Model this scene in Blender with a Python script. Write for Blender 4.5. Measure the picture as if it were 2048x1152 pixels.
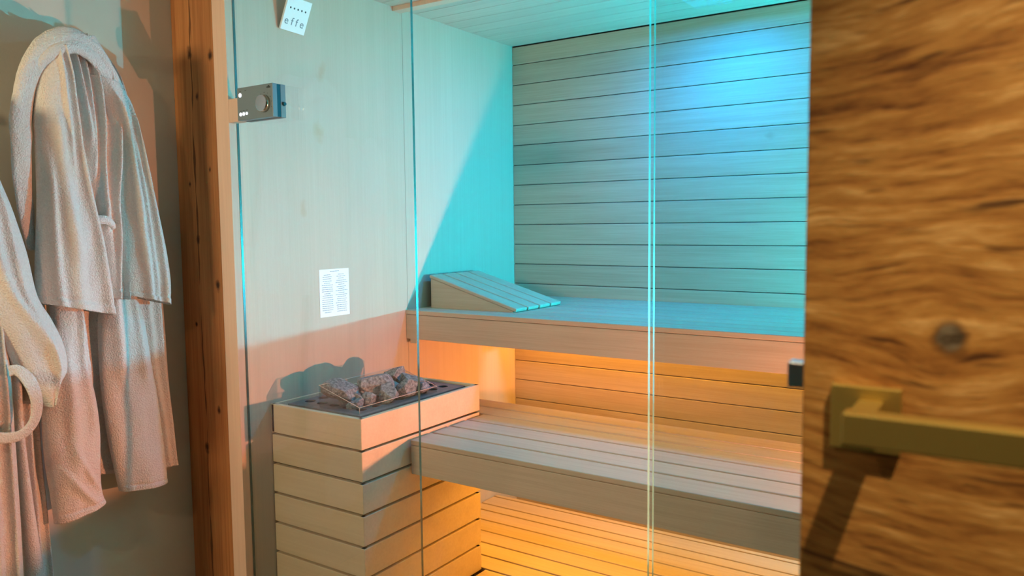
import bpy, bmesh, math, random
from mathutils import Vector, Matrix, noise
S = bpy.context.scene
for o in list(bpy.data.objects): bpy.data.objects.remove(o)
C = S.collection
PI = math.pi
# ------------------------------------------------------------------ camera, world, exposure
FPX = 1552.7
CAM = Vector((1.9805, -1.5075, 1.32))
RX = Vector((0.83325163, 0.55280146, -0.01011321))
RU = Vector((-0.03571659, 0.07207172, 0.99675975))
RF = Vector((-0.55173912, 0.83019047, -0.07979806))
cd = bpy.data.cameras.new('camera'); cam = bpy.data.objects.new('camera', cd); C.objects.link(cam)
cd.sensor_width = 36; cd.lens = 36 * FPX / 2048; cd.clip_start = 0.02
M = Matrix((RX, RU, -RF)).transposed().to_4x4(); M.translation = CAM
cam.matrix_world = M; S.camera = cam
cd.dof.use_dof = True; cd.dof.focus_distance = 2.35; cd.dof.aperture_fstop = 5.0
w = bpy.data.worlds.new('room_air'); S.world = w; w.use_nodes = True
w.node_tree.nodes['Background'].inputs[0].default_value = (0.80, 0.74, 0.62, 1)
w.node_tree.nodes['Background'].inputs[1].default_value = 0.015
S.view_settings.view_transform = 'Standard'; S.view_settings.look = 'None'
S.view_settings.gamma = 1; S.view_settings.use_curve_mapping = False
S.view_settings.exposure = 0.0

def light(name, kind, loc, target, energy, color, size=0.1, size_y=None, spot=None, blend=0.3, spread=None):
    d = bpy.data.lights.new(name, kind); d.energy = energy; d.color = color
    if kind == 'AREA':
        d.size = size
        if size_y: d.shape = 'RECTANGLE'; d.size_y = size_y
        if spread: d.spread = math.radians(spread)
    elif kind in ('POINT', 'SPOT'): d.shadow_soft_size = size
    if kind == 'SPOT': d.spot_size = math.radians(spot); d.spot_blend = blend
    o = bpy.data.objects.new(name, d); C.objects.link(o); o.location = loc
    o.rotation_euler = (Vector(target) - Vector(loc)).to_track_quat('-Z', 'Y').to_euler()
    return o
OR = (1.0, 0.43, 0.035)
# colour lamps at the right end of the cabin: cyan above the upper bench, warm below it
light('cyan_lamp_light', 'POINT', (2.20, 1.30, 1.036), (0, 0, 0), 190, (0.0, 0.68, 1.0), 0.012)
light('warm_lamp_light', 'SPOT', (2.20, 0.545, 0.715), (0.0, 0.30, 0.58), 195, (1.0, 0.31, 0.15), 0.015, spot=105, blend=1.0)
light('ceiling_lamp_light', 'AREA', (1.02, 1.15, 2.095), (1.02, 1.15, 0), 17, (0.0, 0.30, 1.0), 0.14)
# orange strips under the benches
light('upper_strip_light', 'AREA', (1.15, 1.43, 0.968), (1.15, 1.43, 0), 16, OR, 2.2, 0.02)
light('lower_strip_light', 'AREA', (1.15, 0.74, 0.632), (1.15, 0.74, 0), 12, OR, 2.2, 0.02)
# overhead room spot; the other two are unseen fills added to lift front faces
light('room_spot_light', 'SPOT', (2.26, -1.30, 2.40), (1.98, -0.85, 0.96), 100, (1.0, 0.76, 0.46), 0.02, spot=34, blend=1.0)
light('front_fill_light', 'SPOT', (0.06, -2.4, 1.75), (0.25, 0, 0.9), 112, (1.0, 0.76, 0.46), 0.19, spot=95, blend=0.8)
light('room_fill_light', 'SPOT', (1.25, -2.6, 2.45), (0.3, 0, 0.9), 26, (1.0, 0.72, 0.42), 0.05, spot=90, blend=0.8)

# ------------------------------------------------------------------ helpers
def at(x, y, Y):
    d = RX * ((x - 1024) / FPX) - RU * ((y - 576) / FPX) + RF
    return CAM + d * ((Y - CAM.y) / d.y)
def atx(x, y, dist):
    """point seen at pixel x, y lying dist metres in front of the robe wall (plane X = WX)"""
    d = RX * ((x - 1024) / FPX) - RU * ((y - 576) / FPX) + RF
    return CAM + d * ((WX + dist - CAM.x) / d.x)
WX = -.266
def obj(name, bm, mats, parent=None, smooth=False, label=None):
    me = bpy.data.meshes.new(name); bmesh.ops.recalc_face_normals(bm, faces=bm.faces); bm.to_mesh(me); bm.free()
    for m in (mats if isinstance(mats, (list, tuple)) else [mats]): me.materials.append(m)
    if smooth:
        for p in me.polygons: p.use_smooth = True
    o = bpy.data.objects.new(name, me); C.objects.link(o)
    if parent is not None:
        o.parent = parent; o.location = -Vector(parent['_w']) if '_w' in parent else (0, 0, 0)
    if label: o['label'] = label
    return o
def thing(name, label, cat, loc, group=None):
    o = bpy.data.objects.new(name, None); C.objects.link(o); o.location = loc; o.empty_display_size = 0.05
    o['label'] = label; o['category'] = cat; o['_w'] = tuple(loc)
    if group: o['group'] = group
    return o
def tag(o, label, cat, group=None):
    o['label'] = label; o['category'] = cat
    if group: o['group'] = group
    return o
def struct(o, label):
    o['kind'] = 'structure'; o['label'] = label; return o
def box(bm, a, b, bev=0.0, mat=0, tone=None, mtx=None):
    x0, y0, z0 = a; x1, y1, z1 = b
    t = bmesh.new()
    bmesh.ops.create_cube(t, size=1)
    for v in t.verts: v.co = Vector((x0 + (v.co.x + .5) * (x1 - x0), y0 + (v.co.y + .5) * (y1 - y0), z0 + (v.co.z + .5) * (z1 - z0)))
    if bev > 0: bmesh.ops.bevel(t, geom=t.edges[:], offset=bev, segments=2, profile=.5, affect='EDGES')
    if mtx is not None: bmesh.ops.transform(t, matrix=mtx, verts=t.verts)
    merge(bm, t, mat, tone)
def merge(bm, t, mat=0, tone=None):
    lay = bm.verts.layers.float.get('tone') or bm.verts.layers.float.new('tone')
    if tone is None: tone = random.random()
    mp = {}
    for v in t.verts:
        n = bm.verts.new(v.co); n[lay] = tone; mp[v] = n
    for f in t.faces:
        try:
            g = bm.faces.new([mp[v] for v in f.verts]); g.material_index = mat; g.smooth = f.smooth
        except ValueError: pass
    t.free()
def cyl(bm, p0, p1, r, r2=None, n=24, mat=0, smooth=True, tone=None):
    p0 = Vector(p0); p1 = Vector(p1); t = bmesh.new(); d = p1 - p0
    bmesh.ops.create_cone(t, cap_ends=True, segments=n, radius1=r, radius2=r if r2 is None else r2, depth=d.length)
    bmesh.ops.transform(t, matrix=Matrix.Translation((p0 + p1) / 2) @ d.to_track_quat('Z', 'Y').to_matrix().to_4x4(), verts=t.verts)
    for f in t.faces: f.smooth = smooth and len(f.verts) == 4
    merge(bm, t, mat, tone)
def new(): return bmesh.new()

# ------------------------------------------------------------------ materials
def base(name, rough=.6, spec=.3):
    m = bpy.data.materials.new(name); m.use_nodes = True; nt = m.node_tree
    b = nt.nodes['Principled BSDF']; b.inputs['Roughness'].default_value = rough
    b.inputs['Specular IOR Level'].default_value = spec
    return m, nt, b
def N(nt, t, **k):
    n = nt.nodes.new(t)
    for a, v in k.items(): setattr(n, a, v)
    return n
def ramp(nt, src, stops):
    r = N(nt, 'ShaderNodeValToRGB'); nt.links.new(src, r.inputs[0])
    e = r.color_ramp.elements
    while len(e) < len(stops): e.new(.5)
    for i, (p, c) in enumerate(stops): e[i].position = p; e[i].color = (*c, 1)
    return r.outputs[0]
def mixc(nt, fac, a, b, mode='MIX'):
    n = N(nt, 'ShaderNodeMix', data_type='RGBA', blend_type=mode)
    if isinstance(fac, (int, float)): n.inputs[0].default_value = fac
    else: nt.links.new(fac, n.inputs[0])
    for i, v in ((6, a), (7, b)):
        if isinstance(v, tuple): n.inputs[i].default_value = (*v, 1)
        else: nt.links.new(v, n.inputs[i])
    return n.outputs[2]
def math_(nt, op, a, b=None, c=None):
    n = N(nt, 'ShaderNodeMath', operation=op)
    for i, v in enumerate((a, b, c)):
        if v is None: continue
        if isinstance(v, (int, float)): n.inputs[i].default_value = v
        else: nt.links.new(v, n.inputs[i])
    return n.outputs[0]
def wood(name, light_c, dark_c, grain, fine=260, along=4, contrast=.35, rough=.55, bump=.05, tonevar=.14, knots=(), spec=.25, wall_axis=None):
    """straight-grained board wood; grain = axis index the grain runs along"""
    m, nt, b = base(name, rough, spec)
    tc = N(nt, 'ShaderNodeNewGeometry').outputs['Position']
    at_ = N(nt, 'ShaderNodeAttribute', attribute_name='tone')
    off = N(nt, 'ShaderNodeVectorMath', operation='SCALE'); off.inputs[0].default_value = (7.3, 5.1, 9.7)
    nt.links.new(at_.outputs['Fac'], off.inputs['Scale'])
    add = N(nt, 'ShaderNodeVectorMath', operation='ADD'); nt.links.new(tc, add.inputs[0]); nt.links.new(off.outputs[0], add.inputs[1])
    def tex(sc, al, detail):
        mp = N(nt, 'ShaderNodeMapping'); s = [sc] * 3; s[grain] = al; mp.inputs['Scale'].default_value = s
        nt.links.new(add.outputs[0], mp.inputs[0])
        n = N(nt, 'ShaderNodeTexNoise'); n.inputs['Scale'].default_value = 1; n.inputs['Detail'].default_value = detail
        n.inputs['Roughness'].default_value = .6
        nt.links.new(mp.outputs[0], n.inputs['Vector']); return n.outputs[0]
    f1 = tex(fine, along, 3); f2 = tex(fine * .16, along * .3, 4)
    g = math_(nt, 'ADD', math_(nt, 'MULTIPLY', f1, .5), math_(nt, 'MULTIPLY', f2, .5))
    col = ramp(nt, g, [(.5 - contrast * .5, dark_c), (.5 + contrast * .5, light_c)])
    tv = math_(nt, 'ADD', math_(nt, 'MULTIPLY', at_.outputs['Fac'], tonevar), 1 - tonevar * .6)
    vm = N(nt, 'ShaderNodeVectorMath', operation='SCALE'); nt.links.new(col, vm.inputs[0]); nt.links.new(tv, vm.inputs['Scale'])
    col = vm.outputs[0]
    for (p, r, c, st) in knots:
        d = N(nt, 'ShaderNodeVectorMath', operation='SUBTRACT'); nt.links.new(tc, d.inputs[0]); d.inputs[1].default_value = p
        dn = N(nt, 'ShaderNodeTexNoise'); dn.inputs['Scale'].default_value = 35; nt.links.new(tc, dn.inputs['Vector'])
        mm = N(nt, 'ShaderNodeVectorMath', operation='MULTIPLY'); nt.links.new(d.outputs[0], mm.inputs[0])
        s = [1, 1, 1]; s[grain] = .6; mm.inputs[1].default_value = s
        ln = N(nt, 'ShaderNodeVectorMath', operation='LENGTH'); nt.links.new(mm.outputs[0], ln.inputs[0])
        dd = math_(nt, 'ADD', ln.outputs['Value'], math_(nt, 'MULTIPLY', math_(nt, 'SUBTRACT', dn.outputs[0], .5), r * 2.2))
        mr = N(nt, 'ShaderNodeMapRange'); nt.links.new(dd, mr.inputs[0]); mr.inputs[1].default_value = r * 1.3; mr.inputs[2].default_value = r * .3
        mr.inputs[3].default_value = 0; mr.inputs[4].default_value = st
        col = mixc(nt, mr.outputs[0], col, c)
    nt.links.new(col, b.inputs['Base Color'])
    bp = N(nt, 'ShaderNodeBump'); bp.inputs['Strength'].default_value = bump; bp.inputs['Distance'].default_value = .002
    nt.links.new(g, bp.inputs['Height']); nt.links.new(bp.outputs[0], b.inputs['Normal'])
    return m
ASP_L, ASP_D = (.54, .455, .35), (.43, .35, .26)
kn = (.44, .28, .15)
m_wallX = wood('aspen_panel_wood', ASP_L, (.47, .39, .295), 2, 200, 3, .5, .5, .04, .06,
    knots=[((0, .333, 1.826), .014, kn, .5), ((0, .319, 1.641), .02, kn, .55), ((0, .244, 1.382), .014, kn, .5), ((0, .345, 1.853), .012, kn, .35)])
m_planks = wood('aspen_plank_wood', ASP_L, (.40, .32, .23), 0, 260, 5, .42, .5, .06, .12, knots=[((1.158, 1.49, 1.647), .012, (.36, .26, .18), .6)])
m_ceilw = wood('aspen_ceiling_wood', (.64, .56, .45), (.54, .46, .36), 0, 260, 5, .42, .5, .06, .08)
m_slat = wood('aspen_slat_wood', (.57, .48, .37), (.45, .36, .265), 0, 300, 5, .4, .5, .05, .08)
m_slatY = wood('aspen_crosscut_wood', (.57, .48, .37), (.45, .36, .265), 1, 300, 5, .4, .5, .05, .08)
m_heat = wood('alder_slat_wood', (.72, .57, .40), (.58, .44, .29), 0, 120, 3, .5, .5, .04, .08)
m_heatX = m_heat
m_frame = wood('larch_frame_wood', (.82, .58, .43), (.70, .47, .34), 2, 240, 4, .5, .5, .05, .08)
m_post = wood('old_timber_wood', (.56, .24, .08), (.26, .09, .03), 2, 130, 3.0, .42, .7, .35, .1,
    knots=[((x, -.03, z), r, (.03, .012, .006), .95) for x, z, r in
           [(-.179, 1.859, .011), (-.077, 1.835, .010), (-.148, 1.725, .007), (-.267, 1.724, .006), (-.171, 1.283, .008),
            (-.083, 1.145, .009), (-.103, .757, .007), (-.170, .627, .010), (-.203, 1.46, .006), (-.20, 1.02, .005), (-.10, 1.50, .005)]])
# dark drying crack down the post
def post_crack(m):
    nt = m.node_tree; b = nt.nodes['Principled BSDF']; src = b.inputs['Base Color'].links[0].from_socket
    pos = N(nt, 'ShaderNodeNewGeometry').outputs['Position']
    sx = N(nt, 'ShaderNodeSeparateXYZ'); nt.links.new(pos, sx.inputs[0])
    n1 = N(nt, 'ShaderNodeTexNoise', noise_dimensions='1D'); nt.links.new(sx.outputs[2], n1.inputs['W']); n1.inputs['Scale'].default_value = 2.2; n1.inputs['Detail'].default_value = 4
    cx = math_(nt, 'ADD', -.172, math_(nt, 'MULTIPLY', math_(nt, 'SUBTRACT', n1.outputs[0], .5), .035))
    d = math_(nt, 'ABSOLUTE', math_(nt, 'SUBTRACT', sx.outputs[0], cx))
    n2 = N(nt, 'ShaderNodeTexNoise', noise_dimensions='1D'); nt.links.new(sx.outputs[2], n2.inputs['W']); n2.inputs['Scale'].default_value = 5; n2.inputs['Detail'].default_value = 2
    wd = math_(nt, 'MULTIPLY', math_(nt, 'SUBTRACT', n2.outputs[0], .36), .018)
    mr = N(nt, 'ShaderNodeMath', operation='LESS_THAN'); nt.links.new(d, mr.inputs[0]); nt.links.new(wd, mr.inputs[1])
    nt.links.new(mixc(nt, math_(nt, 'MULTIPLY', mr.outputs[0], .75), src, (.05, .02, .008)), b.inputs['Base Color'])
post_crack(m_post)
def plain(name, c, rough=.5, metal=0., spec=.4, emit=None, es=1.0):
    m, nt, b = base(name, rough, spec); b.inputs['Base Color'].default_value = (*c, 1); b.inputs['Metallic'].default_value = metal
    if emit: b.inputs['Emission Color'].default_value = (*emit, 1); b.inputs['Emission Strength'].default_value = es
    return m
def noisy(name, c1, c2, scale, rough=.7, bump=.2, bs=None, dist=.002, metal=0., detail=6, spec=.3):
    m, nt, b = base(name, rough, spec); b.inputs['Metallic'].default_value = metal
    tc = N(nt, 'ShaderNodeNewGeometry').outputs['Position']
    n = N(nt, 'ShaderNodeTexNoise'); n.inputs['Scale'].default_value = scale; n.inputs['Detail'].default_value = detail; nt.links.new(tc, n.inputs['Vector'])
    nt.links.new(ramp(nt, n.outputs[0], [(.35, c1), (.65, c2)]), b.inputs['Base Color'])
    n2 = N(nt, 'ShaderNodeTexNoise'); n2.inputs['Scale'].default_value = bs or scale; n2.inputs['Detail'].default_value = 5; nt.links.new(tc, n2.inputs['Vector'])
    bp = N(nt, 'ShaderNodeBump'); bp.inputs['Strength'].default_value = bump; bp.inputs['Distance'].default_value = dist
    nt.links.new(n2.outputs[0], bp.inputs['Height']); nt.links.new(bp.outputs[0], b.inputs['Normal'])
    return m
m_plaster = noisy('plaster', (.56, .52, .43), (.60, .56, .47), 6, .9, .15, 90, .002)
m_dim = noisy('brown_plaster', (.13, .10, .07), (.16, .12, .08), 6, .9, .1)
m_terry = noisy('terry_cloth', (.72, .69, .63), (.80, .77, .71), 220, .95, .9, 260, .007, spec=.1)
m_stone = noisy('heater_rock', (.10, .11, .115), (.33, .33, .325), 120, .85, .7, 260, .004)
m_cast = noisy('dark_cast_metal', (.16, .17, .18), (.21, .22, .23), 60, .45, .1, 200, .001, metal=.4)
m_black = plain('black_void', (.012, .011, .010), .9)
m_grey = plain('grey_plastic', (.19, .25, .27), .35)
m_greyd = plain('grey_plastic_side', (.22, .23, .22), .5)
m_teal = plain('housing_band', (.01, .07, .09), .3)
m_steel = plain('brushed_steel', (.55, .55, .56), .28, 1.0)
m_copper = plain('rose_steel', (.75, .62, .52), .18, 1.0)
m_brass = plain('brushed_brass', (.56, .39, .10), .42, .8)
m_white = plain('white_plastic', (.80, .80, .76), .5)
m_paper = plain('laminated_paper', (.86, .88, .88), .3)
m_ink = plain('print_ink', (.16, .20, .22), .6)
m_inkd = plain('dark_ink', (.02, .03, .03), .6)
m_btn = plain('lit_button', (.9, .9, .9), .4, emit=(.80, .88, 1.0), es=.95)
m_led_c = plain('lit_cyan_diffuser', (.5, .9, .9), .4, emit=(.03, .75, .95), es=2.2)
m_led_o = plain('lit_orange_diffuser', (1, .7, .4), .4, emit=OR, es=2.5)
m_floor = wood('oak_floor_wood', (.45, .32, .2), (.30, .2, .12), 0, 120, 3, .4, .4, .05, .3)
m_ceil = noisy('white_ceiling', (.75, .73, .68), (.78, .76, .7), 8, .9, .05)
def glass_face(name, tint, ior=1.5, gl=1.0):
    m = bpy.data.materials.new(name); m.use_nodes = True; nt = m.node_tree; nt.nodes.clear()
    o = N(nt, 'ShaderNodeOutputMaterial'); t = N(nt, 'ShaderNodeBsdfTransparent'); t.inputs[0].default_value = (*tint, 1)
    g = N(nt, 'ShaderNodeBsdfGlossy'); g.inputs['Roughness'].default_value = 0.0; g.inputs[0].default_value = (gl, gl, gl, 1)
    f = N(nt, 'ShaderNodeFresnel'); bf = N(nt, 'ShaderNodeNewGeometry').outputs['Backfacing']
    mr = N(nt, 'ShaderNodeMapRange'); nt.links.new(bf, mr.inputs[0]); mr.inputs[3].default_value = ior; mr.inputs[4].default_value = 1 / ior
    nt.links.new(mr.outputs[0], f.inputs[0])
    mx = N(nt, 'ShaderNodeMixShader'); nt.links.new(f.outputs[0], mx.inputs[0]); nt.links.new(t.outputs[0], mx.inputs[1]); nt.links.new(g.outputs[0], mx.inputs[2])
    nt.links.new(mx.outputs[0], o.inputs[0]); return m
m_glass = glass_face('clear_pane', (.965, .985, .978))
m_gedge = bpy.data.materials.new('polished_pane_edge'); m_gedge.use_nodes = True
def edge_mat(m, dif, tr):
    nt = m.node_tree; b = nt.nodes['Principled BSDF']; b.inputs['Base Color'].default_value = (*dif, 1); b.inputs['Roughness'].default_value = .22
    b.inputs['Specular IOR Level'].default_value = .9; b.inputs['Coat Weight'].default_value = .6
    o = nt.nodes['Material Output']; t = N(nt, 'ShaderNodeBsdfTransparent'); t.inputs[0].default_value = (.25, .8, .8, 1)
    mx = N(nt, 'ShaderNodeMixShader'); mx.inputs[0].default_value = tr
    nt.links.new(b.outputs[0], mx.inputs[1]); nt.links.new(t.outputs[0], mx.inputs[2]); nt.links.new(mx.outputs[0], o.inputs[0])
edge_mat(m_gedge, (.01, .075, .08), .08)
m_gedge_lit = bpy.data.materials.new('lit_tone_pane_edge'); m_gedge_lit.use_nodes = True
edge_mat(m_gedge_lit, (.25, .62, .60), .25)  # paler copy of the edge: light caught on the seams put into its colour

# foreground door: rustic horizontal grain with a grey knot
def rustic(name):
    m, nt, b = base(name, .6, .25)
    pos = N(nt, 'ShaderNodeNewGeometry').outputs['Position']
    K = Vector((1.935, -.85, 1.235))
    d = N(nt, 'ShaderNodeVectorMath', operation='SUBTRACT'); nt.links.new(pos, d.inputs[0]); d.inputs[1].default_value = K
    sp = N(nt, 'ShaderNodeSeparateXYZ'); nt.links.new(d.outputs[0], sp.inputs[0])
    r2 = math_(nt, 'ADD', math_(nt, 'POWER', math_(nt, 'ABSOLUTE', sp.outputs[0]), 2), math_(nt, 'POWER', math_(nt, 'MULTIPLY', math_(nt, 'ABSOLUTE', sp.outputs[2]), .92), 2))
    # grain lines flow round the knot
    push = math_(nt, 'DIVIDE', math_(nt, 'MULTIPLY', sp.outputs[2], .0009), math_(nt, 'ADD', r2, .0012))
    big = N(nt, 'ShaderNodeTexNoise'); big.inputs['Scale'].default_value = 9; big.inputs['Detail'].default_value = 2; nt.links.new(pos, big.inputs['Vector'])
    wob = math_(nt, 'MULTIPLY', math_(nt, 'SUBTRACT', big.outputs[0], .5), .024)
    z = math_(nt, 'SUBTRACT', math_(nt, 'ADD', sp.outputs[2], wob), push)
    sl = math_(nt, 'MULTIPLY', sp.outputs[0], .10)
    z = math_(nt, 'SUBTRACT', z, math_(nt, 'MULTIPLY', sl, math_(nt, 'MULTIPLY', sp.outputs[2], 6)))
    def tex(sx, sz, det, seed):
        cb = N(nt, 'ShaderNodeCombineXYZ'); nt.links.new(math_(nt, 'MULTIPLY', sp.outputs[0], sx), cb.inputs[0])
        nt.links.new(math_(nt, 'MULTIPLY', z, sz), cb.inputs[2]); cb.inputs[1].default_value = seed
        n = N(nt, 'ShaderNodeTexNoise'); n.inputs['Scale'].default_value = 1; n.inputs['Detail'].default_value = det; n.inputs['Roughness'].default_value = .62
        nt.links.new(cb.outputs[0], n.inputs['Vector']); return n.outputs[0]
    g1 = tex(11, 110, 5, 1.3); g2 = tex(60, 420, 4, 7.7); g3 = tex(7, 24, 3, 3.1); g4 = tex(13, 110, 2, 11.0)
    g = math_(nt, 'ADD', math_(nt, 'ADD', math_(nt, 'MULTIPLY', g1, .45), math_(nt, 'MULTIPLY', g2, .2)), math_(nt, 'MULTIPLY', g3, .35))
    col = ramp(nt, g, [(.37, (.12, .04, .009)), (.46, (.38, .16, .035)), (.54, (.52, .25, .06)), (.64, (.80, .48, .18))])
    ck = N(nt, 'ShaderNodeMapRange'); nt.links.new(g4, ck.inputs[0]); ck.inputs[1].default_value = .40; ck.inputs[2].default_value = .31; ck.inputs[3].default_value = 0; ck.inputs[4].default_value = .85
    col = mixc(nt, ck.outputs[0], col, (.07, .025, .008))
    g5 = tex(3.2, 70, 3, 21.0)
    c5 = N(nt, 'ShaderNodeMapRange'); nt.links.new(g5, c5.inputs[0]); c5.inputs[1].default_value = .385; c5.inputs[2].default_value = .33; c5.inputs[3].default_value = 0; c5.inputs[4].default_value = .8
    col = mixc(nt, c5.outputs[0], col, (.09, .032, .01))
    kn_ = math_(nt, 'SQRT', r2)
    kw = math_(nt, 'ADD', kn_, math_(nt, 'MULTIPLY', math_(nt, 'SUBTRACT', g1, .5), .018))
    k1 = N(nt, 'ShaderNodeMapRange'); nt.links.new(kw, k1.inputs[0]); k1.inputs[1].default_value = .0155; k1.inputs[2].default_value = .011; k1.inputs[3].default_value = 0; k1.inputs[4].default_value = .75
    col = mixc(nt, k1.outputs[0], col, (.12, .05, .016))
    k2 = N(nt, 'ShaderNodeMapRange'); nt.links.new(kw, k2.inputs[0]); k2.inputs[1].default_value = .0115; k2.inputs[2].default_value = .0085; k2.inputs[3].default_value = 0; k2.inputs[4].default_value = .9
    kc2 = ramp(nt, g2, [(.38, (.06, .045, .028)), (.62, (.22, .18, .12))]); col = mixc(nt, k2.outputs[0], col, kc2)
    nt.links.new(col, b.inputs['Base Color'])
    bp = N(nt, 'ShaderNodeBump'); bp.inputs['Strength'].default_value = .6; bp.inputs['Distance'].default_value = .004
    nt.links.new(g, bp.inputs['Height']); nt.links.new(bp.outputs[0], b.inputs['Normal'])
    return m
m_rustic = rustic('reclaimed_door_wood')

# ------------------------------------------------------------------ sauna shell
XR, YB, ZC = 2.32, 1.4925, 2.128
random.seed(3)
b = new(); box(b, (-.02, .005, .0), (0, .7455, ZC + .02)); box(b, (-.02, .7470, .0), (0, YB + .03, ZC + .02))
struct(obj('wall_left', b, m_wallX), 'smooth pale aspen side wall inside the sauna, beside the heater')
b = new()
box(b, (0, YB + .008, 0), (XR, YB + .03, ZC + .02), mat=1)
z = .515 - .09 * 6
edges = [.515 + .09 * k for k in range(-6, 18)]
for i in range(len(edges)):
    z0 = max(edges[i] + .0012, .0); z1 = (edges[i + 1] if i + 1 < len(edges) else ZC + .05) - .0012
    if z1 > ZC: z1 = ZC - .004
    if z1 - z0 > .01: box(b, (0, YB, z0), (XR, YB + .012, z1), .0022)
struct(obj('wall_back', b, [m_planks, m_black]), 'back wall of the sauna in horizontal pale aspen planks')
b = new(); box(b, (XR, .005, 0), (XR + .02, YB + .03, ZC + .02)); struct(obj('wall_right', b, m_wallX), 'right inner sauna wall hidden behind the rustic door')
b = new(); box(b, (0, .005, ZC + .012), (XR, YB + .03, ZC + .03), mat=1)
y = YB - .005
ys = [YB - .002] + [1.452 - .0906 * k for k in range(0, 17)]
for i in range(len(ys) - 1):
    if ys[i + 1] < .01: break
    box(b, (0, ys[i + 1] + .001, ZC), (XR, ys[i] - .001, ZC + .013), .0018)
struct(obj('ceiling', b, [m_ceilw, m_black]), 'sauna ceiling of narrow pale boards running left to right')
b = new(); box(b, (0, .695, ZC - .016), (XR, .738, ZC + .001), .002)
struct(obj('trim_1', b, m_frame), 'narrow wooden batten across the sauna ceiling')
b = new(); box(b, (0, .0, -.02), (XR, YB + .03, .0)); struct(obj('floor', b, m_slat), 'sauna floor under the slatted duckboard')

# ------------------------------------------------------------------ room shell
b = new(); box(b, (WX - .04, -2.8, -.04), (WX, .05, 2.64)); struct(obj('wall_left.001', b, m_plaster), 'plain beige plastered wall behind the hanging bathrobes')
b = new(); box(b, (-.2655, -.03, -.02), (-.0615, .05, 2.6), .003); struct(obj('trim_2', b, m_post), 'dark knotty old timber post left of the sauna')
b = new(); box(b, (-.061, -.03, -.02), (0, .0045, 2.6), .0012); struct(obj('trim_3', b, m_frame), 'light wooden frame upright between dark post and glass')
b = new(); box(b, (WX, -2.8, -.04), (3.6, .0, -.02)); struct(obj('floor.001', b, m_floor), 'wooden floor of the changing room')
b = new(); box(b, (WX, -2.8, 2.6), (3.6, .05, 2.64)); struct(obj('ceiling.001', b, m_ceil), 'white ceiling of the changing room')
b = new(); box(b, (WX, -2.84, -.04), (3.6, -2.8, 2.64)); struct(obj('wall_back.001', b, m_dim), 'brown wall behind the camera')
b = new(); box(b, (3.6, -2.8, -.04), (3.64, .05, 2.64)); struct(obj('wall_right.001', b, m_dim), 'brown right wall of the changing room')
b = new(); box(b, (XR + .02, .0, -.02), (3.6, .05, 2.6)); box(b, (0, .0, 2.15), (XR + .02, .05, 2.6))
struct(obj('wall_front', b, m_dim), 'brown wall above and to the right of the sauna front')

# ------------------------------------------------------------------ glass front
def pane(x0, x1, z0, z1, t=.008, edge=None, mtx=None, name='pane', parent=None):
    bm = new(); box(bm, (x0, -t / 2, z0), (x1, t / 2, z1), mat=0)
    bm.normal_update()
    for f in bm.faces:
        n = f.normal
        if abs(n.y) < .5: f.material_index = 1
    if mtx is not None: bmesh.ops.transform(bm, matrix=mtx, verts=bm.verts)
    return bm
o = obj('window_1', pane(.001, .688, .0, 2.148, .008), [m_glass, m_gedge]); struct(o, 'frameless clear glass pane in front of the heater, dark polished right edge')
o = obj('window_2', pane(1.3235, XR + .02, .0, 2.148, .010), [m_glass, m_gedge_lit]); struct(o, 'frameless clear glass pane right of the sauna doorway, bright left edge')
dr = obj('door_2', pane(1.3425, 1.985, .02, 2.13, .008, mtx=Matrix.Translation((0, -.020, 0))), [m_glass, m_gedge_lit]); struct(dr, 'frameless glass sauna door slid open in front of the right pane')

# ------------------------------------------------------------------ rustic foreground door
EX, DY = 1.830, -.85
b = new(); box(b, (EX, DY, -.01), (EX + .82, DY + .042, 2.12), .0015)
wd = obj('door_1', b, m_rustic); struct(wd, 'rustic reclaimed wood door in the foreground with a brass lever handle')
b = new(); box(b, (1.8135, DY + .016, 1.1805), (1.8305, DY + .032, 1.2025), .001); obj('latch_bolt', b, m_steel, wd, label='grey metal latch on the door edge')
b = new(); box(b, (1.8535, DY - .008, 1.1405), (1.9045, DY, 1.192), .0012); rs = obj('handle_rosette', b, m_brass, wd, label='square brass rosette')
b = new(); cy = DY - .008
box(b, (1.874, DY - .050, 1.1595), (1.892, DY - .006, 1.1815), .0012)
bm = b
box(b, (1.872, DY - .064, 1.1585), (2.02, DY - .046, 1.1825), .0015)
obj('door_handle', b, m_brass, wd, label='square-section brass lever')

# ------------------------------------------------------------------ benches
def bench(name, label, x0, y0, y1, z, gaps, th, fz, left_rear=None, gp=.0035):
    t = thing(name, label, 'bench', (x0, y0, fz))
    es = [y0] + gaps + [y1]
    for i in range(len(es) - 1):
        a = es[i] + (gp if i else 0); c = es[i + 1] - (gp if i < len(es) - 2 else 0)
        xl = left_rear[1] if left_rear and a > left_rear[0] else x0
        b = new(); box(b, (xl, a, z - th), (XR - .003, c, z), .0025); obj('slat', b, m_slat, t)
    b = new(); box(b, (x0, y0 + .001, fz), (XR - .003, y0 + .024, z - th - .001), .0018); obj('fascia', b, m_slat, t)
    for x in (x0 + .04, (x0 + XR) / 2, XR - .10):
        b = new(); box(b, (x, y0 + .025, fz + .02), (x + .04, y1 - .02, z - th)); obj('support_batten', b, m_slatY, t)
    return t
ub = bench('sauna_bench', 'upper slatted aspen bench running wall to wall under the back planks', .001, .733, 1.485, 1.003,
    [.822, .918, 1.013, 1.109, 1.205, 1.30, 1.396], .017, .892)
b = new(); box(b, (.02, .735, .876), (.05, .80, .893)); obj('support_block', b, m_slatY, ub)
lb = bench('sauna_bench', 'lower slatted aspen bench beside the heater, in front of the upper bench', .404, .287, .866, .660,
    [.391, .488, .584, .679, .773], .016, .552, (.67, .004), gp=.0048)
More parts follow.
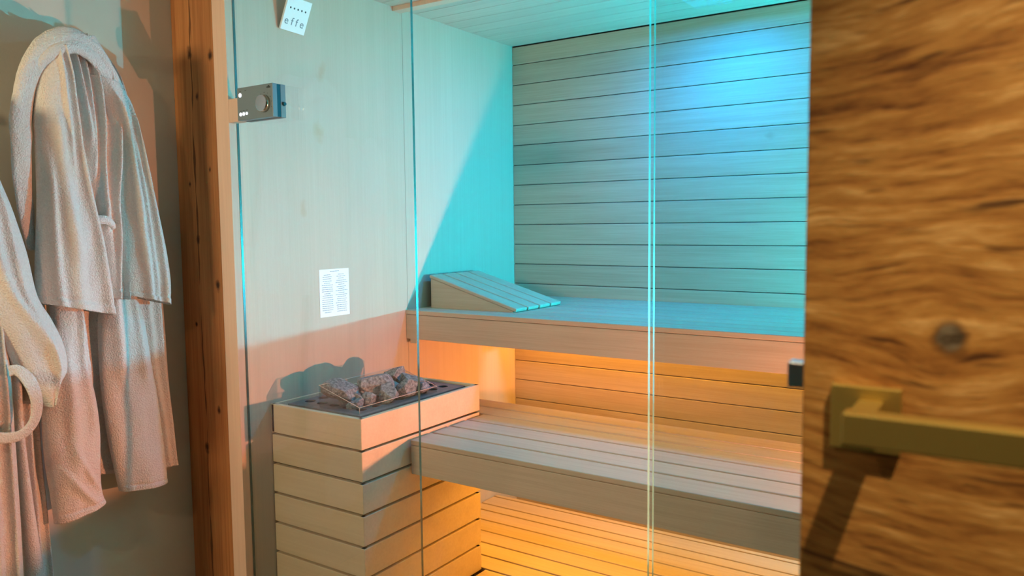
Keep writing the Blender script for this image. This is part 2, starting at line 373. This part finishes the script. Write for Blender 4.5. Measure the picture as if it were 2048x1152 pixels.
t = thing('duckboard', 'slatted aspen duckboard on the sauna floor beneath the lower bench', 'duckboard', (0.2, .7, 0))
es = [1.331, 1.300, 1.205, 1.140, 1.048, .953, .858, .763, .670, .575, .480, .385, .29, .195, .10]
for i in range(len(es) - 1):
    a, c = es[i + 1] + .0045, es[i] - .0045
    b = new(); box(b, (.004 if a > .668 else .41, a, .082), (XR - .01, c, .10), .002); obj('slat', b, m_slat, t)
for x in (.45, 1.3, 2.2):
    b = new(); box(b, (x, .11, .0), (x + .04, 1.32, .081)); obj('joist', b, m_slatY, t)
b = new(); box(b, (.03, .69, .0), (.07, 1.32, .081)); obj('joist', b, m_slatY, t)

# wedge headrest on the upper bench
zt, xl, yl = 1.003, .026, .852
hr = thing('headrest', 'wedge-shaped slatted wooden headrest lying on the upper bench by the left wall', 'headrest', (xl, yl, zt))
def wedge(bm, y0, y1):
    t_ = bmesh.new(); pr = [(xl + .004, zt), (.415, zt), (.415, zt + .004), (xl + .004, zt + .113)]
    v0 = [t_.verts.new((x, y0, z)) for x, z in pr]; v1 = [t_.verts.new((x, y1, z)) for x, z in pr]
    t_.faces.new(v0); t_.faces.new(v1[::-1])
    for i in range(4): t_.faces.new((v0[i], v0[(i + 1) % 4], v1[(i + 1) % 4], v1[i]))
    merge(bm, t_)
for y0 in (.852, 1.145):
    b = new(); wedge(b, y0, y0 + .018); obj('side_board', b, m_slat, hr)
b = new(); box(b, (xl + .004, .871, zt), (xl + .022, 1.144, zt + .100)); obj('end_board', b, m_slatY, hr)
sl_ang = math.atan2(.113 - .004, .415 - xl - .004)
for i in range(4):
    y0 = .850 + i * .0835; L = .425
    Mw = Matrix.Translation((xl - .004, 0, zt + .1155)) @ Matrix.Rotation(sl_ang, 4, 'Y')
    b = new(); box(b, (0, y0, 0), (L * (.995), y0 + .076, .014), .004, mtx=Mw); obj('slat', b, m_slat, hr, smooth=False)

# ------------------------------------------------------------------ light fittings
def strip(name, label, x0, x1, y, z):
    t = thing(name, label, 'light strip', (x0, y, z))
    b = new(); box(b, (x0, y - .014, z), (x1, y + .014, z + .008)); obj('channel', b, m_steel, t)
    b = new(); box(b, (x0, y - .009, z - .001), (x1, y + .009, z + .003)); obj('diffuser', b, m_led_o, t)
strip('light_strip', 'orange light strip beneath the rear of the upper bench', .06, XR - .06, 1.43, .972)
strip('light_strip', 'orange light strip beneath the lower bench', .43, XR - .06, .74, .635)
cl = thing('ceiling_lamp', 'square cyan colour lamp set on the sauna ceiling near the back wall', 'ceiling lamp', (1.02, 1.15, ZC))
b = new(); box(b, (.925, 1.02, ZC - .008), (1.13, 1.225, ZC), .003); obj('frame', b, m_white, cl)
b = new(); box(b, (.935, 1.03, ZC - .010), (1.12, 1.215, ZC - .0075), .002); obj('diffuser', b, m_led_c, cl)

for nm, yy, zz, mt in (('cyan', 1.30, 1.036, m_led_c), ('orange', .53, .70, m_led_o)):
    lt = thing('wall_lamp', 'round ' + nm + ' colour lamp on the right sauna wall behind the rustic door', 'wall lamp', (XR, yy, zz + .02))
    b = new(); cyl(b, (XR - .002, yy, zz + .02), (XR - .03, yy, zz + .02), .03, n=32); obj('housing', b, m_steel, lt)
    b = new(); cyl(b, (XR - .03, yy, zz + .02), (XR - .036, yy, zz + .02), .024, n=32); obj('lens', b, mt, lt)

# ------------------------------------------------------------------ heater
ht = thing('sauna_heater', 'tall slatted wood sauna heater standing at the left wall, filled with stones', 'heater', (.2, .37, 0))
HXr, HY0, HY1 = .395, .084, .665
def course(bm, z0, z1, x1=HXr, y0=HY0, y1=HY1, th=.018, bev=.002):
    for k, (a, c) in enumerate([((.002, y0, z0), (x1 - .0003, y0 + th, z1)), ((x1 - th, y0 + .0003, z0), (x1, y1, z1)), ((.002, y1 - th, z0), (x1 - .0003, y1, z1))]):
        box(bm, a, c, bev)
b = new(); course(b, .6755, .767, th=.016); box(b, (.002, HY0, .6755), (.014, HY1, .767)); obj('top_box', b, m_heat, ht)
pitch = .0965; z1 = .6685
k = 0
while z1 > .11:
    z0 = max(z1 - .0885, .085); b = new(); course(b, z0, z1, x1=HXr - .001, y0=HY0 + .001); obj('slat', b, m_heat, ht); z1 -= pitch; k += 1
b = new(); box(b, (.004, HY0 + .02, .0), (HXr - .02, HY1 - .02, .672)); obj('inner_casing', b, m_black, ht)
# dark grate tray with round holes round its rim
def ring_plate(bm, x0, x1, y0, y1, z0, z1, holes, hr_):
    t_ = bmesh.new(); nx, ny = 62, 94
    def inside(x, y):
        return any((x - hx) ** 2 + (y - hy) ** 2 < hr_ ** 2 for hx, hy in holes)
    vs = [[t_.verts.new((x0 + (x1 - x0) * i / nx, y0 + (y1 - y0) * j / ny, z1)) for j in range(ny + 1)] for i in range(nx + 1)]
    for col in vs:
        for v in col:
            for hx, hy in holes:
                d = Vector((v.co.x - hx, v.co.y - hy)); l = d.length
                if abs(l - hr_) < .0034 and l > 1e-5: d *= hr_ / l; v.co.x = hx + d.x; v.co.y = hy + d.y
    for i in range(nx):
        for j in range(ny):
            q = (vs[i][j], vs[i + 1][j], vs[i + 1][j + 1], vs[i][j + 1]); c = sum((v.co for v in q), Vector()) / 4
            if not inside(c.x, c.y): t_.faces.new(q)
    for v in list(t_.verts):
        if not v.link_faces: t_.verts.remove(v)
    r = bmesh.ops.extrude_face_region(t_, geom=t_.faces[:])
    for v in r['geom']:
        if isinstance(v, bmesh.types.BMVert): v.co.z = z0
    merge(bm, t_)
PX0, PX1, PY0, PY1, PZ = .030, .350, .128, .640, .762
holes = [(.065 + .0565 * i, yy) for i in range(5) for yy in (.190, .592)] + [(xx, .190 + .0574 * j) for j in range(1, 7) for xx in (.065, .291)]
b = new(); ring_plate(b, PX0, PX1, PY0, PY1, PZ - .004, PZ, holes, .0175)
box(b, (PX0, PY0, PZ - .022), (PX1, PY0 + .004, PZ - .004)); box(b, (PX1 - .004, PY0, PZ - .022), (PX1, PY1, PZ - .004)); box(b, (PX0, PY1 - .004, PZ - .022), (PX1, PY1, PZ - .004)); box(b, (PX0, PY0, PZ - .022), (PX0 + .004, PY1, PZ - .004))
obj('grate', b, m_cast, ht, label='dark metal grate with round holes')
b = new(); box(b, (.004, HY0 + .018, .672), (HXr - .018, HY1 - .018, .7405)); obj('tray', b, m_black, ht)
# glass guard, its rim sloping up towards the wall
GX0, GX1, GY0, GY1, GZ = .160, .332, .142, .508, PZ
zl, zr = .832, .782
m_gg = glass_face('guard_pane', (.93, .95, .94)); m_rim = plain('guard_rim', (.62, .50, .42), .25, .0, .9)
def plate4(bm, p, th, d):
    t_ = bmesh.new(); d = Vector(d) * th
    v0 = [t_.verts.new(Vector(q)) for q in p]; v1 = [t_.verts.new(Vector(q) + d) for q in p]
    t_.faces.new(v0); t_.faces.new(v1[::-1])
    for i in range(4): t_.faces.new((v0[i], v0[(i + 1) % 4], v1[(i + 1) % 4], v1[i]))
    merge(bm, t_)
gd = new()
plate4(gd, [(GX0, GY0, GZ), (GX1, GY0, GZ), (GX1, GY0, zr), (GX0, GY0, zl)], .003, (0, 1, 0))
plate4(gd, [(GX1, GY0, GZ), (GX1, GY1, GZ), (GX1, GY1, zr), (GX1, GY0, zr)], .003, (-1, 0, 0))
plate4(gd, [(GX0, GY1, GZ), (GX1, GY1, GZ), (GX1, GY1, zr), (GX0, GY1, zl)], .003, (0, -1, 0))
plate4(gd, [(GX0, GY0, GZ), (GX0, GY1, GZ), (GX0, GY1, zl), (GX0, GY0, zl)], .003, (1, 0, 0))
gg = obj('glass_guard', gd, m_gg, ht, label='low clear glass guard around the stones')
def tube(bm, pts, r, n=8, closed=False):
    for i in range(len(pts) - (0 if closed else 1)): cyl(bm, pts[i], pts[(i + 1) % len(pts)], r, n=n)
b = new(); tube(b, [(GX0, GY0, zl), (GX1, GY0, zr), (GX1, GY1, zr), (GX0, GY1, zl)], .0009, 6, True); tube(b, [(GX1, GY0, GZ), (GX1, GY0, zr)], .0008, 6)
obj('rim', b, m_rim, gg)
# stones: centre x, y, z, radii
def stone(seed, c, r, rot, label):
    rnd = random.Random(seed); t_ = bmesh.new(); bmesh.ops.create_icosphere(t_, subdivisions=4, radius=1)
    planes = []
    for i in range(11):
        n = Vector((rnd.gauss(0, 1), rnd.gauss(0, 1), rnd.gauss(0, 1))).normalized(); planes.append((n, rnd.uniform(.52, .80)))
    off = Vector((rnd.random() * 9, rnd.random() * 9, rnd.random() * 9))
    for v in t_.verts:
        p = v.co.copy()
        for n, d in planes:
            e = p.dot(n) - d
            if e > 0: p -= n * e * .97
        p *= 1 + .05 * noise.noise(p * 3 + off) + .025 * noise.noise(p * 9 + off)
        v.co = p
    for v in t_.verts: v.co = Vector((v.co.x * r[0], v.co.y * r[1], v.co.z * r[2])) * 1.32
    Mx = Matrix.Rotation(rot[2], 4, 'Z') @ Matrix.Rotation(rot[1], 4, 'Y') @ Matrix.Rotation(rot[0], 4, 'X')
    bmesh.ops.transform(t_, matrix=Mx, verts=t_.verts)
    zmin = min(v.co.z for v in t_.verts)
    b = new(); merge(b, t_)
    o = obj('heater_stone', b, m_stone); o.location = (c[0], c[1], c[2])
    for p in o.data.polygons: p.use_smooth = False
    tag(o, label, 'stone', 'stones filling the top of the sauna heater'); return o
STN = [
 (1, (.190, .212, .808), (.052, .060, .021), (.15, .22, .2), 'large flat grey stone at the left corner of the heater top'),
 (2, (.190, .222, .782), (.026, .024, .018), (.3, .1, .7), 'small rounded stone below the large flat left stone'),
 (3, (.228, .226, .784), (.034, .022, .018), (.1, .2, .3), 'elongated grey stone near the front of the guard, left half'),
 (4, (.228, .318, .809), (.048, .056, .036), (.2, .4, .5), 'largest stone, bulky block heaped at the centre of the heater'),
 (5, (.289, .318, .789), (.034, .036, .030), (.5, .2, .9), 'pointed stone leaning just right of the centre block at the front'),
 (6, (.200, .452, .815), (.036, .048, .028), (.1, .2, .2), 'rounded grey stone at the back, topmost toward the wall'),
 (7, (.292, .392, .788), (.034, .042, .030), (.7, .3, .1), 'triangular stone on the front side, right of the pointed stone'),
 (8, (.255, .462, .795), (.044, .034, .028), (.2, .1, .6), 'broad stone at the right rear corner of the heater top'),
 (9, (.262, .198, .774), (.022, .026, .014), (.4, .3, .1), 'tiny stone tucked in the front corner of the guard'),
 (10, (.270, .250, .780), (.022, .022, .020), (.1, .3, .3), 'small pinkish stone along the front guard, left of the pointed stone'),
 (11, (.302, .468, .779), (.022, .026, .021), (.4, .6, .2), 'reddish small stone at the far right end of the guard'),
 (12, (.188, .375, .795), (.024, .045, .026), (.1, .1, .2), 'half hidden stone behind the centre block, against the wall side'),
 (13, (.215, .268, .778), (.030, .028, .022), (.2, .6, .2), 'dark low stone sunk between the flat left stone and centre block'),
 (14, (.245, .388, .780), (.034, .030, .022), (.5, .1, .8), 'low stone wedged behind the pointed stone'),
]
for s in STN: stone(*s)

# ------------------------------------------------------------------ control panel on the glass front
cp = thing('control_panel', 'grey sauna control box with round knob and lit buttons by the frame', 'control panel', (.14, -.03, 1.67))
b = new(); box(b, (0.0005, -.030, 1.632), (.070, -.0045, 1.700), .001); obj('mounting_block', b, m_frame, cp, label='tan wooden mounting block')
X0, X1, Z0, Z1 = .068, .222, 1.630, 1.722
b = new(); box(b, (X0, -.050, Z0), (X1, -.034, Z1), .0012); fp = obj('front_plate', b, m_grey, cp)
b = new(); box(b, (X0 + .002, -.034, Z0 + .001), (X1 - .0005, -.022, Z1 - .001), .0); obj('band', b, m_teal, cp, label='dark teal band round the housing')
b = new(); box(b, (X0 + .001, -.022, Z0), (X1, -.0045, Z1), .001); obj('rear_housing', b, m_greyd, cp)
kc = (.187, 1.668)
b = new(); cyl(b, (kc[0], -.064, kc[1]), (kc[0], -.050, kc[1]), .0225, .0245, 48); obj('knob', b, m_copper, cp, label='round polished knob')
b = new(); cyl(b, (X1 - .001, -.012, 1.668), (X1 + .006, -.012, 1.668), .006, .0045); obj('side_screw', b, m_teal, cp)
for (x, z, r) in [(.083, 1.7005, .0060), (.083, 1.6465, .0052), (.0965, 1.6470, .0050), (.110, 1.6475, .0042)]:
    b = new(); cyl(b, (x, -.0518, z), (x, -.0495, z), r); obj('button', b, m_btn, cp, label='round glowing white button')
for i in range(9):
    a = math.radians(-20 + i * 27.5); x, z = kc[0] + .031 * math.cos(a), kc[1] + .031 * math.sin(a)
    if x < X1 - .004 and x > .13:
        b = new(); box(b, (x - .0016, -.0504, z - .0006), (x + .0016, -.0499, z + .0006)); obj('scale_mark', b, m_inkd, cp)
for x, z in [(.083, 1.7115), (.106, 1.712), (.083, 1.656), (.0965, 1.6565), (.110, 1.657)]:
    b = new(); box(b, (x - .0035, -.0504, z - .0006), (x + .0035, -.0499, z + .0006)); obj('button_caption', b, m_inkd, cp)
def text(body, size, mtx, mat, name, parent, ext=.0003, **k):
    cu = bpy.data.curves.new(name, 'FONT'); cu.body = body; cu.size = size; cu.extrude = ext; cu.align_x = 'CENTER'; cu.align_y = 'CENTER'
    for a, v in k.items(): setattr(cu, a, v)
    tmp = bpy.data.objects.new('tmp_text', cu); C.objects.link(tmp); bpy.context.view_layer.update()
    me = bpy.data.meshes.new_from_object(tmp.evaluated_get(bpy.context.evaluated_depsgraph_get())); bpy.data.objects.remove(tmp)
    me.transform(mtx); me.name = name; me.materials.clear(); me.materials.append(mat)
    o = bpy.data.objects.new(name, me); C.objects.link(o); o.parent = parent
    o.location = -Vector(parent['_w']); return o
Mf = Matrix.Translation((.206, -.0503, 1.7125)) @ Matrix.Rotation(PI / 2, 4, 'X')
text('effe', .011, Mf, m_inkd, 'lettering', cp)

# ------------------------------------------------------------------ tilted sensor box with effe lettering
# card face in local axes u (along wall), v (up), n (out of the wall)
sb = thing('sensor_box', 'small white tilted sensor box with five dots high on the left sauna wall', 'sensor box', (.02, .23, 1.99))
def cardM():
    c = Vector((.030, .214, 1.988))
    u = (Vector((0.006, 1, 0))).normalized()
    n = Vector((1, -.01, -.42)).normalized(); v = n.cross(u).normalized()
    m = Matrix((u, v, n)).transposed().to_4x4(); m.translation = c
    return m @ Matrix.Rotation(math.radians(-2.5), 4, 'Z')
Mc = cardM()
b = new(); box(b, (-.048, -.052, -.008), (.048, .052, 0), .0012, mtx=Mc); obj('housing', b, m_white, sb)
b = new(); box(b, (0.0, .20, 1.985), (.022, .245, 2.02)); obj('bracket', b, m_white, sb)
b = new()
for i in range(5):
    p0 = Mc @ Vector((-.030 + i * .0150, .019, -.001)); p1 = Mc @ Vector((-.030 + i * .0150, .019, .0004)); cyl(b, p0, p1, .0031, n=16)
obj('vent_hole', b, m_inkd, sb, label='row of five small round holes')
text('e f f e', .034, Mc @ Matrix.Translation((-.002, -.022, .0003)), m_ink, 'lettering', sb)

# ------------------------------------------------------------------ printed notice on the wall
nt_ = thing('notice_sheet', 'white laminated sheet of small print on the left wall above the heater', 'notice', (0, .37, 1.1))
NY0, NY1, NZ0, NZ1 = .302, .438, 1.017, 1.179
b = new(); box(b, (.0002, NY0, NZ0), (.0012, NY1, NZ1)); obj('sheet', b, m_paper, nt_)
b = new(); rn = random.Random(5)
def words(y0, y1, z):
    y = y0
    while y < y1 - .003:
        l = rn.uniform(.004, .012); l = min(l, y1 - y); box(b, (.0011, y, z - .0009), (.0014, y + l, z + .0009)); y += l + .0016
words(.350, .392, 1.1715)
nl = 19
for i in range(nl):
    z = 1.160 - i * .0069 - (i // 3) * .0006
    c = .337; wv = rn.choice([.03, .04, .05, .046]); words(c - wv / 2, c + wv / 2, z)
    c = .402; wv = rn.choice([.03, .046, .055, .05, .04]); words(c - wv / 2, c + wv / 2, z)
obj('printed_text', b, m_ink, nt_)

# ------------------------------------------------------------------ bathrobes
def cr(p0, p1, p2, p3, t):
    return .5 * ((2 * p1) + (-p0 + p2) * t + (2 * p0 - 5 * p1 + 4 * p2 - p3) * t * t + (-p0 + 3 * p1 - 3 * p2 + p3) * t ** 3)
def interp(rows, s):
    n = len(rows) - 1; x = min(max(s * n, 0), n - 1e-6); i = int(x); t = x - i
    g = lambda k: rows[min(max(k, 0), n)]
    return [cr(a, b_, c_, d, t) for a, b_, c_, d in zip(g(i - 1), g(i), g(i + 1), g(i + 2))]
def cloth(name, rows, Yc, thick, folds, parent, seed=0, nu=90, nv=120, hem=True, rough=.006, label=None, skew=0):
    """rows: (pxL, pyL, pxR, pyR); folds: (u0, u1, width, amp, v0, v1) ridges towards the room"""
    bm = new(); lay = bm.verts.layers.float.new('tone'); ring = []
    for j in range(nv + 1):
        v = j / nv; xl_, yl_, xr_, yr_ = interp(rows, v); row = []
        L = atx(xl_, yl_, -Yc); R = atx(xr_, yr_, -Yc)
        for i in range(2 * nu):
            front = i < nu; u = i / (nu - 1) if front else (2 * nu - 1 - i) / (nu - 1)
            uu = .5 - .5 * math.cos(PI * u)
            p = L.lerp(R, uu); prof = math.sqrt(max(0, 1 - (2 * uu - 1) ** 2))
            if front:
                d = thick * prof ** .8
                for (u0, u1, wd_, amp, v0, v1) in folds:
                    if v0 < v < v1:
                        uc = u0 + (u1 - u0) * (v - v0) / (v1 - v0); e = (uu - uc) / wd_
                        win = min(1, (v - v0) / .12 if v0 > 0 else 1, (v1 - v) / .12 if v1 < 1 else 1)
                        d += amp * win * math.exp(-e * e) * min(1, prof * 2)
                q = Vector((p.y * 9 + seed, v * 3, seed * 1.7)); d += rough * 2 * noise.noise(q) * prof
                q = Vector((p.y * 30 + seed, p.z * 9, seed)); d += rough * noise.noise(q) * prof
                if hem:
                    fromend = 1 - v
                    if fromend < .05: d += .0035 * prof
                    if abs(fromend - .052) < .008: d -= .003 * prof
                p = p + Vector((d, 0, 0))
            else:
                p = p - Vector((.35 * thick * prof, 0, 0))
            vv = bm.verts.new(p); row.append(vv)
        ring.append(row)
    m_ = len(ring[0])
    for j in range(nv):
        for i in range(m_): bm.faces.new((ring[j][i], ring[j][(i + 1) % m_], ring[j + 1][(i + 1) % m_], ring[j + 1][i]))
    for r_ in (ring[0], ring[-1]):
        c = sum((v_.co for v_ in r_), Vector()) / m_
        inner = [bm.verts.new(c.lerp(v_.co, .86) + Vector((0, 0, .006 if r_ is ring[-1] else 0))) for v_ in r_]
        for i in range(m_): bm.faces.new((r_[i], r_[(i + 1) % m_], inner[(i + 1) % m_], inner[i]))
        bm.faces.new(inner)
    bmesh.ops.remove_doubles(bm, verts=bm.verts, dist=1e-5)
    return obj(name, bm, m_terry, parent, smooth=True, label=label)
def roll(name, pts, parent, flat=.7, seed=0, n=28, per=12, mat=None, label=None, curl=0):
    """pts: (px, py, Y, radius) - a soft rolled band of cloth"""
    P = [(*atx(x, y, -Y), r) for x, y, Y, r in pts]; out = []; N_ = (len(P) - 1) * per
    bm = new(); rings = []
    cs = [interp(P, i / N_) for i in range(N_ + 1)]
    for i, (x, y, z, r) in enumerate(cs):
        a = cs[max(i - 1, 0)]; c = cs[min(i + 1, N_)]; tg = Vector((c[0] - a[0], c[1] - a[1], c[2] - a[2])).normalized()
        side = tg.cross(Vector((-1, 0, 0))).normalized(); out_ = side.cross(tg).normalized()
        if i in (0, N_): r *= .5
        row = []
        for k_ in range(n):
            th = 2 * PI * k_ / n; rr = r * (1 + .22 * noise.noise(Vector((y * 11 + seed, z * 11, th * .8))) + .10 * noise.noise(Vector((y * 40, z * 40, th * 2 + seed))) + .09 * math.cos(3 * th + y * 25 + z * 6))
            row.append(bm.verts.new(Vector((x, y, z)) + side * rr * math.cos(th) + out_ * rr * flat * math.sin(th)))
        rings.append(row)
    for i in range(N_):
        for k_ in range(n): bm.faces.new((rings[i][k_], rings[i][(k_ + 1) % n], rings[i + 1][(k_ + 1) % n], rings[i + 1][k_]))
    bm.faces.new(rings[0]); bm.faces.new(rings[-1])
    return obj(name, bm, mat or m_terry, parent, smooth=True, label=label)
def px(n, Y=-.12): return n * (2.1 + Y) / FPX
# short white robe in front
ra = thing('bathrobe', 'white terry bathrobe hung uppermost on the wall, thick rolled collar and wide sleeves', 'bathrobe', atx(140, 60, .1), 'bathrobes on the wall beside the post')
cloth('back_panel', [(95, 75, 185, 75), (80, 130, 232, 150), (75, 250, 262, 250), (76, 400, 262, 400), (95, 500, 262, 500), (110, 592, 258, 598)], -.085, .045,
      [(.20, .46, .035, .030, -.1, .55), (.36, .50, .030, .026, -.1, .6), (.54, .56, .040, .034, -.1, .75), (.74, .66, .045, .036, .05, 1.2), (.90, .84, .03, .026, .1, 1.2), (.60, .62, .05, .016, .5, 1.2)], ra, 1.2, nu=170)
cloth('sleeve', [(72, 108, 118, 92), (64, 160, 138, 150), (64, 230, 150, 225), (70, 310, 163, 310), (73, 400, 182, 400), (71, 480, 200, 485), (69, 550, 211, 558), (71, 606, 222, 630)], -.125, .055,
      [(.70, .90, .09, .022, -.1, 1), (.30, .52, .12, .016, .25, 1.2), (.12, .22, .07, .014, .4, 1.2), (.45, .60, .06, .012, -.1, .5)], ra, 4.1)
cloth('sleeve', [(168, 150, 236, 175), (196, 200, 258, 215), (218, 270, 276, 280), (226, 340, 292, 345), (229, 420, 311, 425), (232, 500, 328, 505), (242, 556, 336, 560), (249, 590, 336, 609)], -.115, .050,
      [(.30, .40, .09, .020, .05, 1.2), (.70, .74, .07, .018, .1, 1.2), (.52, .56, .05, .010, .3, 1.2)], ra, 7.7)
roll('collar', [(64, 500, -.10, px(9)), (48, 400, -.11, px(15)), (41, 300, -.12, px(19)), (44, 205, -.13, px(21)), (62, 132, -.15, px(21)), (98, 90, -.165, px(20)), (142, 74, -.17, px(19)), (184, 98, -.165, px(16)), (214, 138, -.155, px(15)), (240, 180, -.14, px(11))], ra, .62, 1, label='thick rolled shawl collar')
roll('collar', [(74, 150, -.15, px(9)), (84, 122, -.165, px(14)), (112, 100, -.178, px(16)), (146, 92, -.18, px(15)), (178, 108, -.172, px(13)), (206, 140, -.16, px(11)), (228, 178, -.145, px(7))], ra, .55, 5)
roll('belt_loop', [(184, 446, -.15, px(9)), (198, 440, -.165, px(9)), (216, 442, -.165, px(8)), (230, 456, -.15, px(6))], ra, .5, 9, label='fabric belt loop')
# long robe behind it
rb = thing('bathrobe', 'long white terry bathrobe hanging beneath the uppermost one, its two cuffs showing low down', 'bathrobe', atx(230, 620, .06), 'bathrobes on the wall beside the post')
cloth('back_panel', [(120, 560, 320, 560), (128, 660, 328, 650), (150, 760, 336, 760), (180, 860, 346, 850), (196, 948, 354, 928)], -.045, .022,
      [(.92, .95, .04, .012, 0, 1), (.80, .84, .03, .010, 0, 1), (.3, .3, .05, .01, 0, 1)], rb, 3.3)
cloth('sleeve', [(205, 560, 262, 570), (196, 640, 284, 640), (197, 710, 296, 710), (203, 790, 310, 785), (214, 870, 321, 865), (226, 930, 328, 925), (238, 982, 332, 962)], -.085, .040,
      [(.22, .30, .12, .016, 0, .5), (.75, .72, .10, .014, 0, .5), (.4, .6, .2, .006, .4, 1)], rb, 8.8)
cloth('sleeve', [(95, 560, 148, 570), (100, 640, 160, 640), (92, 720, 168, 720), (84, 790, 186, 790), (84, 860, 196, 860), (90, 930, 196, 925), (100, 990, 199, 975), (108, 1047, 207, 1000)], -.10, .045,
      [(.75, .8, .12, .014, 0, .6), (.3, .45, .12, .014, .2, .8), (.1, .9, .10, .010, .70, .99), (.3, 1.0, .08, .008, .60, .9)], rb, 5.5)
roll('front_edge', [(150, 600, -.11, px(13)), (165, 700, -.115, px(12)), (178, 790, -.12, px(10)), (186, 850, -.12, px(8)), (183, 884, -.115, px(7))], rb, .7, 3)
# robe at the left edge
rc = thing('bathrobe', 'white terry bathrobe at the photo\'s left edge, belt dangling in a loop', 'bathrobe', atx(0, 700, .1), 'bathrobes on the wall beside the post')
cloth('back_panel', [(-118, 185, -62, 185), (-165, 290, -28, 300), (-190, 430, 8, 420), (-190, 570, 50, 550), (-190, 750, 72, 740), (-190, 900, 82, 900), (-190, 1050, 96, 1040), (-190, 1260, 118, 1260)], -.06, .030,
      [(.72, .74, .03, .024, .2, 1), (.88, .86, .03, .024, .3, 1), (.80, .80, .02, .015, .3, 1), (.96, .97, .015, .015, .3, 1), (.6, .6, .04, .02, .2, 1)], rc, 6.1, nu=150)
cloth('sleeve', [(-92, 205, -58, 200), (-98, 270, -34, 290), (-104, 340, -10, 355), (-104, 410, 18, 418), (-95, 500, 48, 505), (-70, 570, 68, 590), (-40, 630, 98, 640), (0, 690, 122, 690), (30, 745, 128, 738), (60, 785, 105, 775), (80, 812, 90, 806)], -.135, .060,
      [(.35, .55, .10, .014, .1, .8), (.75, .60, .08, .014, .2, .9), (.5, .8, .08, .012, .5, 1)], rc, 2.9, hem=False)
cloth('front_panel', [(-112, 240, -84, 240), (-122, 440, -40, 440), (-120, 600, 2, 600), (-120, 760, 20, 760), (-120, 900, 30, 900), (-115, 1050, 40, 1050), (-110, 1260, 50, 1260)], -.13, .035,
      [(.8, .85, .05, .02, 0, 1), (.6, .6, .05, .015, 0, 1)], rc, 9.9)
cloth('front_panel', [(25, 640, 40, 640), (22, 760, 38, 760), (28, 880, 46, 880), (38, 1000, 62, 1000), (48, 1150, 84, 1150), (52, 1260, 96, 1260)], -.11, .028, [], rc, 4.4, nu=40)
# belt: flat band curling in a loop
def band(name, pts, wpx, parent, th=.004):
    P = [(*atx(x, y, -Y), wx) for x, y, Y, wx in pts]; N_ = (len(P) - 1) * 12; bm = new(); rings = []
    cs = [interp(P, i / N_) for i in range(N_ + 1)]
    for i, (x, y, z, wx) in enumerate(cs):
        a = cs[max(i - 1, 0)]; c = cs[min(i + 1, N_)]; tg = Vector((c[0] - a[0], c[1] - a[1], c[2] - a[2])).normalized()
        side = tg.cross(Vector((-1, 0, 0))).normalized(); nn = side.cross(tg).normalized(); hw = wpx * wx / 2; row = []
        for k_ in range(20):
            t2 = 2 * PI * k_ / 20; cx_ = math.copysign(abs(math.cos(t2)) ** .6, math.cos(t2)); sx_ = math.copysign(abs(math.sin(t2)) ** .8, math.sin(t2))
            row.append(bm.verts.new(Vector((x, y, z)) + side * hw * cx_ + nn * th * (1 + .2 * noise.noise(Vector((y * 60, z * 60, k_)))) * sx_))
        rings.append(row)
    for i in range(N_):
        for k_ in range(20): bm.faces.new((rings[i][k_], rings[i][(k_ + 1) % 20], rings[i + 1][(k_ + 1) % 20], rings[i + 1][k_]))
    bm.faces.new(rings[0]); bm.faces.new(rings[-1])
    return obj(name, bm, m_terry, parent, smooth=True)
roll('collar', [(-150, 540, -.11, px(10)), (-152, 430, -.12, px(16)), (-146, 320, -.13, px(19)), (-128, 230, -.145, px(19)), (-92, 190, -.15, px(18)), (-60, 215, -.145, px(14)), (-42, 270, -.135, px(9))], rc, .62, 6, label='thick rolled shawl collar')
band('belt', [(18, 742, -.19, 1.0), (38, 742, -.20, 1.0), (60, 765, -.21, 1.15), (73, 800, -.215, 1.05), (70, 838, -.215, .9), (48, 866, -.215, .9), (18, 876, -.21, 1.0), (-20, 872, -.2, 1.0), (-60, 850, -.18, 1)], px(22, -.2), rc)
for i, (x, y, lab) in enumerate([(140, 100, 'metal wall hook hidden under the collar of the uppermost bathrobe'), (-95, 222, 'metal wall hook holding the bathrobe at the left edge')]):
    p = atx(x, y, .03)
    b = new(); cyl(b, (WX, p.y, p.z), (WX + .008, p.y, p.z), .018); cyl(b, (WX + .006, p.y, p.z), (WX + .07, p.y, p.z), .006); cyl(b, (WX + .066, p.y, p.z), (WX + .075, p.y, p.z + .02), .006)
    tag(obj('coat_hook', b, m_steel), lab, 'hook', 'hooks for the bathrobes')
for o in bpy.data.objects:
    if '_w' in o: del o['_w']
